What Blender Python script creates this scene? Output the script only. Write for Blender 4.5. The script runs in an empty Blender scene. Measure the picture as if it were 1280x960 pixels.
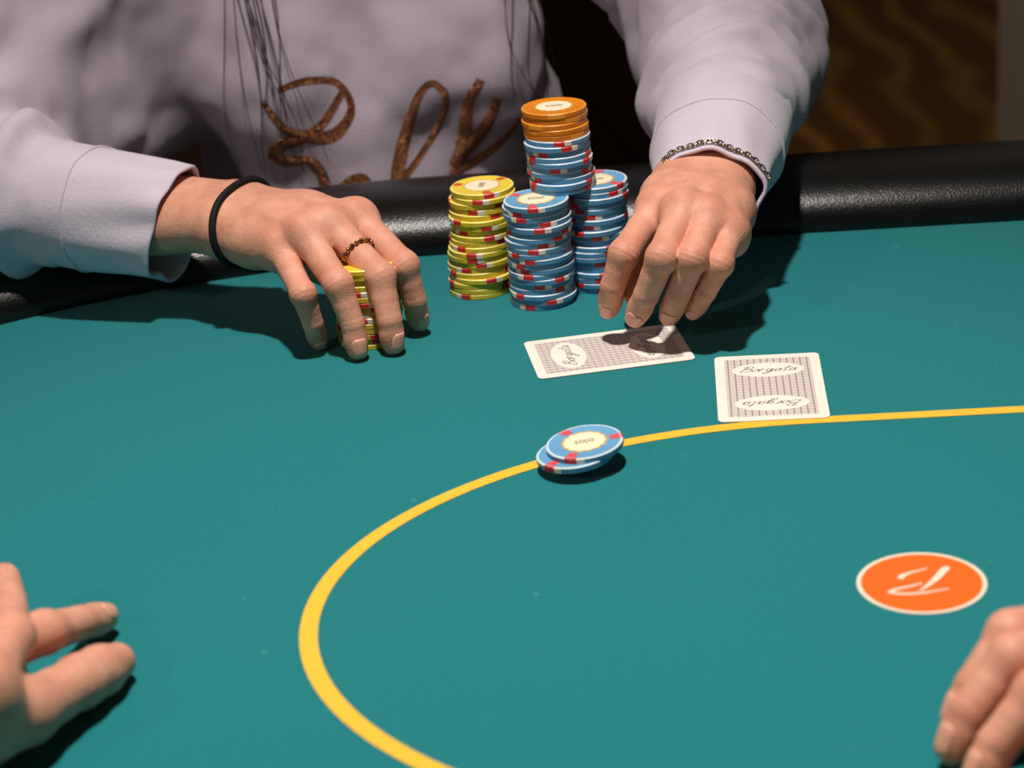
import bpy, bmesh, math, random
import numpy as np
from mathutils import Vector, Matrix, Euler
from mathutils.bvhtree import BVHTree

# ------------------------------------------------------------------ scene, camera, light
# Units are metres. The playing surface of the table is z = 0, the room floor is z = -0.76.
S = bpy.context.scene
COL = S.collection
TAU = 2 * math.pi

def srgb(r, g, b):
    f = lambda c: c / 12.92 if c <= 0.04045 else ((c + 0.055) / 1.055) ** 2.4
    return (f(r / 255), f(g / 255), f(b / 255), 1.0)

cam_data = bpy.data.cameras.new('camera')
cam = bpy.data.objects.new('camera', cam_data)
COL.objects.link(cam)
S.camera = cam
cam_data.sensor_fit = 'HORIZONTAL'
cam_data.sensor_width = 36.0
cam_data.lens = 36.0 * 2600.0 / 1280.0
cam_data.clip_start = 0.02
cam_data.clip_end = 60.0
cam.matrix_world = (Matrix.Translation((0, 0, 0.4418))
                    @ Matrix.Rotation(math.radians(90 - 22.65), 4, 'X')
                    @ Matrix.Rotation(math.radians(-4.85), 4, 'Z'))
cam_data.dof.use_dof = True
cam_data.dof.focus_distance = 1.16
cam_data.dof.aperture_fstop = 9.0

S.view_settings.view_transform = 'Standard'
S.view_settings.look = 'None'
S.view_settings.exposure = 0.0
S.view_settings.gamma = 1.0
S.view_settings.use_curve_mapping = False

world = bpy.data.worlds.new('room_light')
S.world = world
world.use_nodes = True
world.node_tree.nodes['Background'].inputs[0].default_value = (1.0, 0.86, 0.72, 1)
world.node_tree.nodes['Background'].inputs[1].default_value = 0.032

def spot(name, loc, aim, watts, deg, blend, size, color):
    d = bpy.data.lights.new(name, 'SPOT')
    d.energy = watts
    d.spot_size = math.radians(deg)
    d.spot_blend = blend
    d.shadow_soft_size = size
    d.color = color
    o = bpy.data.objects.new(name, d)
    COL.objects.link(o)
    o.location = loc
    o.rotation_euler = (Vector(aim) - Vector(loc)).to_track_quat('-Z', 'Y').to_euler()
    return o

# the lamp that hangs over the table, and a weaker one further back on the left
spot('table_lamp', (-0.02, 0.84, 1.35), (0.0, 0.80, 0.0), 95, 78, 1.0, 0.035, (1.0, 0.93, 0.86))
spot('room_lamp', (-1.25, -0.35, 1.15), (0.05, 1.1, 0.0), 15, 50, 0.6, 0.05, (1.0, 0.88, 0.76))
spot('background_fill', (0.25, 2.45, 2.4), (0.75, 3.6, -0.76), 130, 90, 0.8, 0.1, (1.0, 0.84, 0.66))  # added fill, no known fixture: brightens the carpet and pier behind the table

# ------------------------------------------------------------------ materials
def mat(name, color, rough=0.5, metal=0.0, spec=0.5):
    m = bpy.data.materials.new(name)
    m.use_nodes = True
    b = m.node_tree.nodes['Principled BSDF']
    b.inputs['Base Color'].default_value = color
    b.inputs['Roughness'].default_value = rough
    b.inputs['Metallic'].default_value = metal
    b.inputs['Specular IOR Level'].default_value = spec
    return m

def node(m, kind, **kw):
    n = m.node_tree.nodes.new(kind)
    for k, v in kw.items():
        setattr(n, k, v)
    return n

def link(m, a, b):
    m.node_tree.links.new(a, b)

def bsdf(m):
    return m.node_tree.nodes['Principled BSDF']

def coords(m, kind='Object', scale=(1, 1, 1)):
    t = node(m, 'ShaderNodeTexCoord')
    mp = node(m, 'ShaderNodeMapping')
    mp.inputs['Scale'].default_value = scale
    link(m, t.outputs[kind], mp.inputs[0])
    return mp.outputs[0]

def noise(m, vec, scale, detail=3, rough=0.55):
    n = node(m, 'ShaderNodeTexNoise')
    n.inputs['Scale'].default_value = scale
    n.inputs['Detail'].default_value = detail
    n.inputs['Roughness'].default_value = rough
    link(m, vec, n.inputs['Vector'])
    return n.outputs['Fac']

def ramp(m, fac, stops, interp='LINEAR'):
    r = node(m, 'ShaderNodeValToRGB')
    r.color_ramp.interpolation = interp
    while len(r.color_ramp.elements) < len(stops):
        r.color_ramp.elements.new(0.5)
    for e, (p, c) in zip(r.color_ramp.elements, stops):
        e.position = p
        e.color = c
    link(m, fac, r.inputs[0])
    return r.outputs[0]

def mix(m, fac, a, b, mode='MIX'):
    n = node(m, 'ShaderNodeMix', data_type='RGBA', blend_type=mode)
    for sock, v in ((n.inputs['Factor'], fac), (n.inputs[6], a), (n.inputs[7], b)):
        if hasattr(v, 'is_linked'):
            link(m, v, sock)
        else:
            sock.default_value = v
    return n.outputs[2]

def math_node(m, op, a, b=None):
    n = node(m, 'ShaderNodeMath', operation=op)
    for i, v in enumerate((a, b)):
        if v is None:
            continue
        if hasattr(v, 'is_linked'):
            link(m, v, n.inputs[i])
        else:
            n.inputs[i].default_value = v
    return n.outputs[0]

def bump(m, height, strength, dist):
    n = node(m, 'ShaderNodeBump')
    n.inputs['Strength'].default_value = strength
    n.inputs['Distance'].default_value = dist
    link(m, height, n.inputs['Height'])
    link(m, n.outputs[0], bsdf(m).inputs['Normal'])

def felt_material():
    m = mat('teal_felt', srgb(40, 138, 134), 0.9, 0, 0.15)
    v = coords(m)
    fine = noise(m, v, 900, 2, 0.6)
    blot = noise(m, v, 9, 4, 0.6)
    c = ramp(m, fine, [(0.25, srgb(12, 101, 107)), (0.5, srgb(20, 119, 123)), (0.8, srgb(34, 138, 140))])
    c2 = mix(m, math_node(m, 'MULTIPLY', blot, 0.35), c, srgb(16, 110, 115))
    speck = noise(m, v, 160, 0, 0.5)
    sp = ramp(m, speck, [(0.85, (0, 0, 0, 1)), (0.90, (1, 1, 1, 1))])
    c3 = mix(m, math_node(m, 'MULTIPLY', sp, 0.25), c2, srgb(110, 180, 175))
    link(m, c3, bsdf(m).inputs['Base Color'])
    bsdf(m).inputs['Sheen Weight'].default_value = 0.15
    bsdf(m).inputs['Sheen Roughness'].default_value = 0.5
    bump(m, fine, 0.35, 0.0006)
    return m

def leather_material(name, color, scale=900, rough=0.36, depth=0.8):
    m = mat(name, color, rough, 0, 0.5)
    v = coords(m)
    n = noise(m, v, scale, 2, 0.5)
    vo = node(m, 'ShaderNodeTexVoronoi', feature='DISTANCE_TO_EDGE')
    vo.inputs['Scale'].default_value = scale * 0.8
    link(m, v, vo.inputs['Vector'])
    h = math_node(m, 'ADD', n, math_node(m, 'MULTIPLY', vo.outputs['Distance'], 1.2))
    bump(m, h, depth, 0.0007)
    return m

def skin_material():
    m = mat('skin', srgb(222, 168, 138), 0.5, 0, 0.35)
    v = coords(m)
    a = node(m, 'ShaderNodeAttribute', attribute_name='flush')
    big = noise(m, v, 70, 4, 0.6)
    fine = noise(m, v, 420, 3, 0.6)
    base = ramp(m, big, [(0.3, srgb(206, 142, 117)), (0.55, srgb(223, 161, 135)), (0.8, srgb(236, 181, 154))])
    c = mix(m, math_node(m, 'MULTIPLY', a.outputs['Fac'], 0.55), base, srgb(214, 124, 100))
    c = mix(m, math_node(m, 'MULTIPLY', fine, 0.24), c, srgb(190, 122, 96))
    link(m, c, bsdf(m).inputs['Base Color'])
    bsdf(m).inputs['Subsurface Weight'].default_value = 0.07
    bsdf(m).inputs['Subsurface Radius'].default_value = (1.0, 0.35, 0.2)
    bsdf(m).inputs['Subsurface Scale'].default_value = 0.004
    vo = node(m, 'ShaderNodeTexVoronoi', feature='DISTANCE_TO_EDGE')
    vo.inputs['Scale'].default_value = 700
    link(m, v, vo.inputs['Vector'])
    bump(m, math_node(m, 'ADD', fine, math_node(m, 'MULTIPLY', vo.outputs['Distance'], 0.8)), 0.4, 0.0007)
    return m

def fabric_material(name, c0, c1):
    m = mat(name, c1, 0.9, 0, 0.2)
    v = coords(m)
    knit = node(m, 'ShaderNodeTexWave', wave_type='BANDS', bands_direction='DIAGONAL')
    knit.inputs['Scale'].default_value = 420
    knit.inputs['Distortion'].default_value = 2.0
    knit.inputs['Detail'].default_value = 2
    link(m, v, knit.inputs['Vector'])
    n = noise(m, v, 500, 3, 0.6)
    big = noise(m, v, 18, 3, 0.5)
    c = mix(m, big, c0, c1)
    c = mix(m, math_node(m, 'MULTIPLY', n, 0.25), c, c0)
    link(m, c, bsdf(m).inputs['Base Color'])
    bsdf(m).inputs['Sheen Weight'].default_value = 0.25
    bump(m, math_node(m, 'ADD', math_node(m, 'MULTIPLY', knit.outputs['Fac'], 0.25), n), 0.55, 0.0007)
    return m

def chip_material(name, face, side, mark):
    """moulded clay: a slightly mottled face, a darker cross-hatched edge with small impressed marks"""
    m = mat(name, face, 0.42, 0, 0.45)
    v = coords(m)
    n = noise(m, v, 500, 3, 0.6)
    c = mix(m, math_node(m, 'MULTIPLY', n, 0.3), face, side)
    sep = node(m, 'ShaderNodeSeparateXYZ')
    link(m, v, sep.inputs[0])
    ang = math_node(m, 'ARCTAN2', sep.outputs[1], sep.outputs[0])
    comb = node(m, 'ShaderNodeCombineXYZ')
    link(m, math_node(m, 'MULTIPLY', ang, 22.0), comb.inputs[0])
    link(m, math_node(m, 'MULTIPLY', sep.outputs[2], 900.0), comb.inputs[1])
    marks = noise(m, comb.outputs[0], 1.0, 2, 0.7)
    band = noise(m, comb.outputs[0], 0.12, 0, 0.5)
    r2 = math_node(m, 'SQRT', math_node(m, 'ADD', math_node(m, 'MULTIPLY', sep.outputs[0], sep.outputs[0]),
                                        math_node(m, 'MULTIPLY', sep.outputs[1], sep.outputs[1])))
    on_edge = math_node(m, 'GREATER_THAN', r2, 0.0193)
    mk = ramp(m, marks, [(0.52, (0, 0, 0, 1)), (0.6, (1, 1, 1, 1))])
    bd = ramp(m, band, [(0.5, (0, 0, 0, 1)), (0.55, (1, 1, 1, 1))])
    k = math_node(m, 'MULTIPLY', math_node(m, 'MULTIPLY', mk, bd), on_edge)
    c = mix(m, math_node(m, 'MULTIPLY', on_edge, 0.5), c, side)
    c = mix(m, math_node(m, 'MULTIPLY', k, 0.55), c, mark)
    link(m, c, bsdf(m).inputs['Base Color'])
    bump(m, n, 0.15, 0.0003)
    return m

def carpet_material():
    m = mat('brown_gold_carpet', srgb(52, 34, 14), 0.95, 0, 0.1)
    v = coords(m, scale=(1, 0.45, 1))
    w = node(m, 'ShaderNodeTexWave', wave_type='BANDS', bands_direction='X')
    w.inputs['Scale'].default_value = 2.3
    w.inputs['Distortion'].default_value = 7.0
    w.inputs['Detail'].default_value = 2.5
    w.inputs['Detail Scale'].default_value = 1.4
    link(m, v, w.inputs['Vector'])
    n = noise(m, v, 3.0, 3, 0.6)
    c = ramp(m, w.outputs['Fac'], [(0.3, srgb(84, 56, 24)), (0.62, srgb(100, 70, 30)), (0.95, srgb(138, 100, 48))])
    c = mix(m, n, c, srgb(66, 44, 22))
    link(m, c, bsdf(m).inputs['Base Color'])
    f = noise(m, v, 300, 2, 0.6)
    bump(m, f, 0.5, 0.004)
    return m

def card_back_material():
    m = mat('card_back_print', srgb(226, 196, 186), 0.4, 0, 0.4)
    v = coords(m)
    sep = node(m, 'ShaderNodeSeparateXYZ')
    link(m, v, sep.inputs[0])
    x, y = sep.outputs[0], sep.outputs[1]
    def tri(sock, period, off=0.0):
        t = math_node(m, 'ADD', math_node(m, 'DIVIDE', sock, period), off)
        fr = math_node(m, 'FRACT', t)
        return math_node(m, 'ABSOLUTE', math_node(m, 'SUBTRACT', fr, 0.5))      # 0 at the middle, 0.5 at the edges
    col = tri(x, 0.0036)
    line = math_node(m, 'GREATER_THAN', col, 0.38)
    zig = tri(y, 0.0022)
    d = math_node(m, 'ABSOLUTE', math_node(m, 'SUBTRACT', col, math_node(m, 'MULTIPLY', zig, 0.62)))
    squig = math_node(m, 'LESS_THAN', d, 0.07)
    bar = math_node(m, 'GREATER_THAN', tri(y, 0.0036), 0.38)
    c = mix(m, math_node(m, 'MULTIPLY', bar, 0.4), srgb(234, 223, 215), srgb(150, 132, 128))
    c = mix(m, math_node(m, 'MULTIPLY', squig, 0.6), c, srgb(170, 148, 143))
    c = mix(m, math_node(m, 'MULTIPLY', line, 0.8), c, srgb(138, 120, 117))
    link(m, c, bsdf(m).inputs['Base Color'])
    return m

def glitter_material():
    m = mat('rose_gold_glitter', srgb(176, 116, 80), 0.3, 0.85, 0.5)
    v = coords(m)
    vo = node(m, 'ShaderNodeTexVoronoi', feature='F1')
    vo.inputs['Scale'].default_value = 900
    link(m, v, vo.inputs['Vector'])
    c = mix(m, 0.5, srgb(168, 112, 74), vo.outputs['Color'], 'SOFT_LIGHT')
    link(m, c, bsdf(m).inputs['Base Color'])
    bump(m, vo.outputs['Distance'], 1.0, 0.0015)
    return m

def hair_material():
    m = mat('dark_brown_hair', srgb(38, 24, 18), 0.45, 0, 0.5)
    v = coords(m, scale=(1, 1, 0.05))
    n = noise(m, v, 600, 3, 0.6)
    c = mix(m, n, srgb(22, 13, 10), srgb(70, 44, 32))
    link(m, c, bsdf(m).inputs['Base Color'])
    bump(m, n, 0.4, 0.001)
    return m

M = dict(
    felt=felt_material(),
    rail=leather_material('black_rail_vinyl', srgb(11, 10, 9), 640, 0.31, 0.2),
    line=mat('yellow_line_print', srgb(236, 188, 60), 0.8, 0, 0.2),
    logo_orange=mat('orange_print', srgb(240, 104, 30), 0.75, 0, 0.2),
    logo_white=mat('white_print', srgb(236, 222, 200), 0.75, 0, 0.2),
    table_base=mat('black_table_base', srgb(22, 20, 19), 0.6),
    skin=skin_material(),
    nail=mat('fingernail', srgb(226, 164, 138), 0.34, 0, 0.5),
    shirt=fabric_material('lavender_sweatshirt', srgb(196, 182, 198), srgb(220, 208, 222)),
    cuff=fabric_material('lavender_cuff', srgb(200, 186, 202), srgb(224, 212, 226)),
    trousers=fabric_material('dark_denim', srgb(26, 30, 42), srgb(40, 46, 62)),
    shoe=mat('white_shoe', srgb(205, 202, 198), 0.6),
    glitter=glitter_material(),
    hair=hair_material(),
    tie=mat('black_elastic', srgb(14, 13, 14), 0.75, 0, 0.3),
    ring_metal=mat('gold_ring', srgb(190, 140, 80), 0.25, 1.0),
    ring_stone=mat('dark_red_stone', srgb(72, 18, 22), 0.15, 0, 0.7),
    chain=mat('silver_gold_chain', srgb(178, 160, 138), 0.22, 1.0),
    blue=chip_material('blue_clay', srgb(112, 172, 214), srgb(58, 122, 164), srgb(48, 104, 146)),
    blue_rim=mat('pale_blue_rim', srgb(214, 231, 241), 0.42),
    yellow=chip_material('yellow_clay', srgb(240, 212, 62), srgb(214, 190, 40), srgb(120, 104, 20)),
    yellow_rim=mat('pale_yellow_rim', srgb(250, 232, 120), 0.45),
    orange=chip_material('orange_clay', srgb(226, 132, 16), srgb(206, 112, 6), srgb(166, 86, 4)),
    orange_rim=mat('pale_orange_rim', srgb(236, 152, 40), 0.45),
    red=mat('red_inlay', srgb(206, 40, 44), 0.45),
    red_face=mat('pinkish_red_inlay', srgb(222, 84, 88), 0.45),
    red_soft=mat('dull_red_inlay', srgb(206, 92, 44), 0.45),
    white=mat('cream_inlay', srgb(232, 222, 200), 0.45),
    gold=mat('gold_print', srgb(214, 172, 84), 0.4),
    cream=mat('cream_label', srgb(246, 234, 200), 0.4),
    ink=mat('dark_ink', srgb(70, 58, 52), 0.5),
    card=mat('card_stock', srgb(246, 238, 224), 0.38, 0, 0.4),
    card_print=card_back_material(),
    card_ink=mat('card_ink', srgb(70, 52, 50), 0.5),
    carpet=carpet_material(),
    wall=mat('wall_paint', srgb(70, 52, 36), 0.85),
    stone=mat('grey_stone', srgb(176, 166, 154), 0.8),
    chair=leather_material('brown_chair_leather', srgb(96, 64, 28), 500, 0.5),
    chair_metal=mat('chair_metal', srgb(60, 56, 52), 0.35, 1.0),
    sleeve_grey=fabric_material('charcoal_sleeve', srgb(40, 40, 44), srgb(54, 54, 58)),
)

# ------------------------------------------------------------------ object helpers
def link_obj(name, me, material=None, parent=None):
    o = bpy.data.objects.new(name, me)
    COL.objects.link(o)
    if material is not None and me is not None and not me.materials:
        me.materials.append(material)
    if parent is not None:
        o.parent = parent
    return o

def smooth(me):
    me.polygons.foreach_set('use_smooth', np.ones(len(me.polygons), dtype=bool))
    me.update()

def mesh(name, verts, faces, shade=True):
    me = bpy.data.meshes.new(name)
    me.from_pydata([tuple(v) for v in verts], [], [tuple(f) for f in faces])
    bm = bmesh.new(); bm.from_mesh(me)
    bmesh.ops.recalc_face_normals(bm, faces=bm.faces)
    bm.to_mesh(me); bm.free()
    if shade:
        smooth(me)
    me.update()
    return me

def tag(o, label=None, cat=None, group=None, kind=None):
    if label: o['label'] = label
    if cat: o['category'] = cat
    if group: o['group'] = group
    if kind: o['kind'] = kind
    return o

def empty(name, loc=(0, 0, 0)):
    o = bpy.data.objects.new(name, None)
    o.empty_display_size = 0.02
    o.location = loc
    COL.objects.link(o)
    return o

class MB:
    """collects boxes, tubes and lathed shapes into one mesh"""
    def __init__(self):
        self.v, self.f = [], []
    def add(self, vs, fs):
        n = len(self.v)
        self.v += [tuple(v) for v in vs]
        self.f += [tuple(i + n for i in f) for f in fs]
    def box(self, c, s, rot=None, bev=0.0):
        bm = bmesh.new()
        bmesh.ops.create_cube(bm, size=1.0)
        for v in bm.verts:
            v.co = Vector((v.co.x * s[0], v.co.y * s[1], v.co.z * s[2]))
        if bev:
            bmesh.ops.bevel(bm, geom=list(bm.edges), offset=bev, segments=2, affect='EDGES', profile=0.5)
        m = (rot.to_matrix() if rot else Matrix.Identity(3))
        self.add([m @ v.co + Vector(c) for v in bm.verts], [[v.index for v in f.verts] for f in bm.faces])
        bm.free()
    def tube(self, pts, r, n=8, closed=False):
        pts = [Vector(p) for p in pts]
        rs = r if hasattr(r, '__len__') else [r] * len(pts)
        N = len(pts)
        up = None
        vs = []
        for i, p in enumerate(pts):
            a = pts[(i - 1) % N] if closed or i > 0 else p
            b = pts[(i + 1) % N] if closed or i < N - 1 else p
            t = (b - a).normalized()
            if up is None:
                up = t.orthogonal().normalized()
            up = (up - t * up.dot(t)).normalized()
            s = t.cross(up)
            for k in range(n):
                q = TAU * k / n
                vs.append(p + (up * math.cos(q) + s * math.sin(q)) * rs[i])
        fs = []
        for i in range(N if closed else N - 1):
            j = (i + 1) % N
            for k in range(n):
                l = (k + 1) % n
                fs.append((i * n + k, i * n + l, j * n + l, j * n + k))
        if not closed:
            fs.append(tuple(range(n))[::-1])
            fs.append(tuple((N - 1) * n + k for k in range(n)))
        self.add(vs, fs)
    def lathe(self, prof, n=48, c=(0, 0, 0), cap=True):
        vs, fs = [], []
        for (r, z) in prof:
            for k in range(n):
                q = TAU * k / n
                vs.append((c[0] + r * math.cos(q), c[1] + r * math.sin(q), c[2] + z))
        for i in range(len(prof) - 1):
            for k in range(n):
                l = (k + 1) % n
                fs.append((i * n + k, i * n + l, (i + 1) * n + l, (i + 1) * n + k))
        if cap:
            fs.append(tuple(range(n))[::-1])
            m_ = (len(prof) - 1) * n
            fs.append(tuple(m_ + k for k in range(n)))
        self.add(vs, fs)
    def build(self, name, material, parent=None, shade=True):
        me = mesh(name, self.v, self.f, shade)
        return link_obj(name, me, material, parent)

def auto_smooth(o, deg=35):
    """flat shading across sharp edges"""
    me = o.data
    bm = bmesh.new(); bm.from_mesh(me)
    for e in bm.edges:
        if len(e.link_faces) == 2 and e.calc_face_angle(0) > math.radians(deg):
            e.smooth = False
    bm.to_mesh(me); bm.free()
    return o

def ribbon(pts, widths, z0, thick):
    """a flat pen stroke lying in the xy plane, with a little thickness"""
    n = len(pts)
    vs, fs = [], []
    for i, (x, y) in enumerate(pts):
        a = pts[max(i - 1, 0)]; b = pts[min(i + 1, n - 1)]
        dx, dy = b[0] - a[0], b[1] - a[1]
        l = math.hypot(dx, dy) or 1e-9
        nx, ny = -dy / l * widths[i] / 2, dx / l * widths[i] / 2
        vs += [(x + nx, y + ny, z0), (x - nx, y - ny, z0), (x - nx, y - ny, z0 + thick), (x + nx, y + ny, z0 + thick)]
    for i in range(n - 1):
        p, q = i * 4, i * 4 + 4
        fs += [(p + 3, p + 2, q + 2, q + 3), (p, p + 3, q + 3, q), (p + 2, p + 1, q + 1, q + 2), (p + 1, p, q, q + 1)]
    fs += [(0, 1, 2, 3), (4 * n - 1, 4 * n - 2, 4 * n - 3, 4 * n - 4)]
    return vs, fs

def catmull(pts, per=8):
    P_ = [np.array(p, float) for p in pts]
    P_ = [2 * P_[0] - P_[1]] + P_ + [2 * P_[-1] - P_[-2]]
    out = []
    for i in range(1, len(P_) - 2):
        for k in range(per):
            t = k / per
            a, b, c, d = P_[i - 1], P_[i], P_[i + 1], P_[i + 2]
            out.append(0.5 * (2 * b + (c - a) * t + (2 * a - 5 * b + 4 * c - d) * t * t + (3 * b - a - 3 * c + d) * t ** 3))
    out.append(P_[-2])
    return out

# ------------------------------------------------------------------ the room
mb = MB(); mb.box((0, 3.0, -0.81), (14, 13, 0.1))
tag(mb.build('floor', M['carpet'], shade=False), kind='structure')
mb = MB(); mb.box((0, 9.55, 0.74), (14, 0.1, 3.0))
tag(mb.build('wall_back', M['wall'], shade=False), kind='structure')

# a grey stone pier beyond the table on the right
pier = empty('stone_pier', (1.13, 3.0, -0.76))
tag(pier, kind='structure')
mb = MB(); mb.box((0, 0, 1.3), (0.6, 0.6, 2.6), bev=0.01); mb.build('shaft', M['stone'], pier, False)
mb = MB(); mb.box((0, 0, 0.07), (0.64, 0.64, 0.14), bev=0.01); mb.build('plinth', M['wall'], pier, False)

# ------------------------------------------------------------------ the poker table
TA = math.radians(-4.5)
T_O = (0.193, 1.268)
def TW(u, w, z=0.0):
    return (T_O[0] + u * math.cos(TA) - w * math.sin(TA), T_O[1] + u * math.sin(TA) + w * math.cos(TA), z)

def stadium(u0, u1, wc, a, b, n=40):
    """oval of two half ellipses joined by straights: list of (u, w, normal_u, normal_w), anticlockwise"""
    out = []
    for i in range(25):
        u = u1 + (u0 - u1) * i / 25
        out.append((u, wc + b, 0, 1))
    for i in range(n):
        q = math.pi / 2 + math.pi * i / n
        c_, s_ = math.cos(q), math.sin(q)
        l = math.hypot(c_ / a, s_ / b)
        out.append((u0 + a * c_, wc + b * s_, c_ / a / l, s_ / b / l))
    for i in range(25):
        u = u0 + (u1 - u0) * i / 25
        out.append((u, wc - b, 0, -1))
    for i in range(n):
        q = -math.pi / 2 + math.pi * i / n
        c_, s_ = math.cos(q), math.sin(q)
        l = math.hypot(c_ / a, s_ / b)
        out.append((u1 + a * c_, wc + b * s_, c_ / a / l, s_ / b / l))
    return out

EDGE = stadium(-0.22, 1.05, -0.4766, 0.50, 0.4766, 64)
table = empty('poker_table', (0.45, 0.79, -0.76))
tag(table, 'oval poker table with teal felt, black padded rail and a yellow betting line', 'table')

def sweep(prof, name, material):
    n, k = len(EDGE), len(prof)
    vs = [TW(u + nu * d, w + nw * d, z) for (u, w, nu, nw) in EDGE for (d, z) in prof]
    fs = []
    for i in range(n):
        j = (i + 1) % n
        for q in range(k):
            r_ = (q + 1) % k
            fs.append((i * k + q, j * k + q, j * k + r_, i * k + r_))
    o = link_obj(name, mesh(name, vs, fs), material)
    o.parent = table
    o.matrix_parent_inverse = Matrix.Translation((-0.45, -0.79, 0.76))
    return o

def on_table(o):
    o.parent = table
    o.matrix_parent_inverse = Matrix.Translation((-0.45, -0.79, 0.76))
    return o

def prism(outline, z0, z1, name, material):
    n = len(outline)
    vs = [(x, y, z1) for x, y in outline] + [(x, y, z0) for x, y in outline]
    fs = [tuple(range(n)), tuple(range(2 * n - 1, n - 1, -1))] + [(i, n + i, n + (i + 1) % n, (i + 1) % n) for i in range(n)]
    return link_obj(name, mesh(name, vs, fs, False), material)

on_table(prism([TW(u + nu * 0.003, w + nw * 0.003)[:2] for (u, w, nu, nw) in EDGE], -0.02, 0.0, 'felt', M['felt']))
prof = [(0.0005, -0.019)]
for i in range(13):
    t = math.pi / 2 * i / 12
    prof.append((0.05 - 0.0495 * math.cos(t), 0.003 + 0.0305 * math.sin(t)))
for i in range(1, 13):
    t = math.pi / 2 * i / 12
    prof.append((0.05 + 0.062 * math.sin(t), 0.003 + 0.0305 * math.cos(t)))
prof += [(0.110, -0.02), (0.100, -0.045), (0.05, -0.05), (0.0035, -0.0205)]
sweep(prof, 'padded_rail', M['rail'])
sweep([(-0.06, -0.021), (0.085, -0.049), (0.08, -0.13), (-0.06, -0.13)], 'apron', M['table_base'])
for u in (0.0, 0.83):
    mb = MB()
    c = TW(u, -0.4766)
    mb.lathe([(0.30, -0.76), (0.30, -0.735), (0.13, -0.70), (0.11, -0.3), (0.16, -0.12), (0.16, -0.021)], 40, (c[0], c[1], 0))
    on_table(auto_smooth(mb.build('pedestal', M['table_base'])))

# betting line: one printed oval band
LN = stadium(-0.0185, 0.90, -0.4766, 0.235, 0.1825, 64)
vs, fs = [], []
for (u, w, nu, nw) in LN:
    for d in (-0.0040, 0.0040):
        vs.append(TW(u + nu * d, w + nw * d, 0.00025))
n = len(LN)
for i in range(n):
    j = (i + 1) % n
    fs.append((2 * i, 2 * i + 1, 2 * j + 1, 2 * j))
bl = on_table(link_obj('betting_line', mesh('betting_line', vs, fs, False), M['line']))
bl['label'] = 'yellow printed betting line'

# round orange logo printed on the felt
LC = (0.1701, 0.7956)
logo = empty('printed_logo', (LC[0], LC[1], 0.0))
on_table(logo)
logo['label'] = 'orange round logo with white rim and white pen strokes'
mb = MB(); mb.lathe([(0.0262, 0.0), (0.0262, 0.00035)], 64); mb.build('orange_disc', M['logo_orange'], logo, False)
mb = MB(); mb.lathe([(0.0260, 0.0), (0.0260, 0.0004), (0.0279, 0.0004), (0.0279, 0.0)], 64, cap=False); mb.build('white_rim', M['logo_white'], logo, False)
mb = MB()
for pts, ws in (
    ([(0.1618, 0.8002, 0.0000), (0.1633, 0.8028, 0.0000), (0.1670, 0.8049, 0.0000), (0.1713, 0.8062, 0.0000), (0.1752, 0.8076, 0.0000)], (2.6, 2.6, 1.6, 1.2, 0.7)),
    ([(0.1546, 0.7891, 0.0000), (0.1583, 0.7912, 0.0000), (0.1645, 0.7928, 0.0000), (0.1701, 0.7946, 0.0000)], (2.4, 1.7, 1.3, 1.0)),
    ([(0.1546, 0.7890, 0.0000), (0.1606, 0.7866, 0.0000), (0.1683, 0.7860, 0.0000), (0.1749, 0.7869, 0.0000), (0.1803, 0.7877, 0.0000)], (2.0, 1.5, 1.5, 1.1, 0.8)),
    ([(0.1680, 0.7881, 0.0000), (0.1722, 0.7922, 0.0000), (0.1774, 0.7982, 0.0000), (0.1822, 0.8050, 0.0000), (0.1844, 0.8070, 0.0000)], (1.0, 2.0, 3.2, 3.6, 2.4)),
):
    pp = catmull([(p[0] - LC[0], p[1] - LC[1]) for p in pts], 6)
    ww = np.interp(np.linspace(0, 1, len(pp)), np.linspace(0, 1, len(ws)), ws) * 0.001
    zlift = 0.0003 + 0.00004 * len(mb.f) / 100
    mb.add(*ribbon(pp, ww, zlift, 0.00025))
mb.build('pen_stroke_mark', M['logo_white'], logo, False)

# ------------------------------------------------------------------ chips
CR, CT = 0.0195, 0.0033
def chip_body(name, material, rim):
    b = 0.00045
    mb = MB()
    mb.lathe([(CR - b, 0.0), (CR, b), (CR, CT - b), (CR - b, CT), (CR - 0.0013, CT), (CR - 0.0015, CT - 0.0001)], 72)
    me = mesh(name, mb.v, mb.f)
    me.materials.append(material); me.materials.append(rim)
    mi = np.zeros(len(me.polygons), dtype=np.int32)
    mi[72 * 2:72 * 4] = 1                       # upper bevel and the paler outer rim of the face
    me.polygons.foreach_set('material_index', mi)
    bm = bmesh.new(); bm.from_mesh(me)
    for e in bm.edges:
        if len(e.link_faces) == 2 and e.calc_face_angle(0) > 0.6:
            e.smooth = False
    bm.to_mesh(me); bm.free()
    return me

def arc_piece(name, a0, a1, prof, material, n=5):
    """a short arc of a lathe profile, closed at both ends"""
    vs, fs = [], []
    k = len(prof)
    for i in range(n + 1):
        q = a0 + (a1 - a0) * i / n
        for (r, z) in prof:
            vs.append((r * math.cos(q), r * math.sin(q), z))
    for i in range(n):
        for j in range(k):
            l = (j + 1) % k
            fs.append((i * k + j, (i + 1) * k + j, (i + 1) * k + l, i * k + l))
    fs.append(tuple(range(k))); fs.append(tuple(n * k + j for j in range(k))[::-1])
    me = mesh(name, vs, fs, False)
    me.materials.append(material)
    return me

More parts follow.
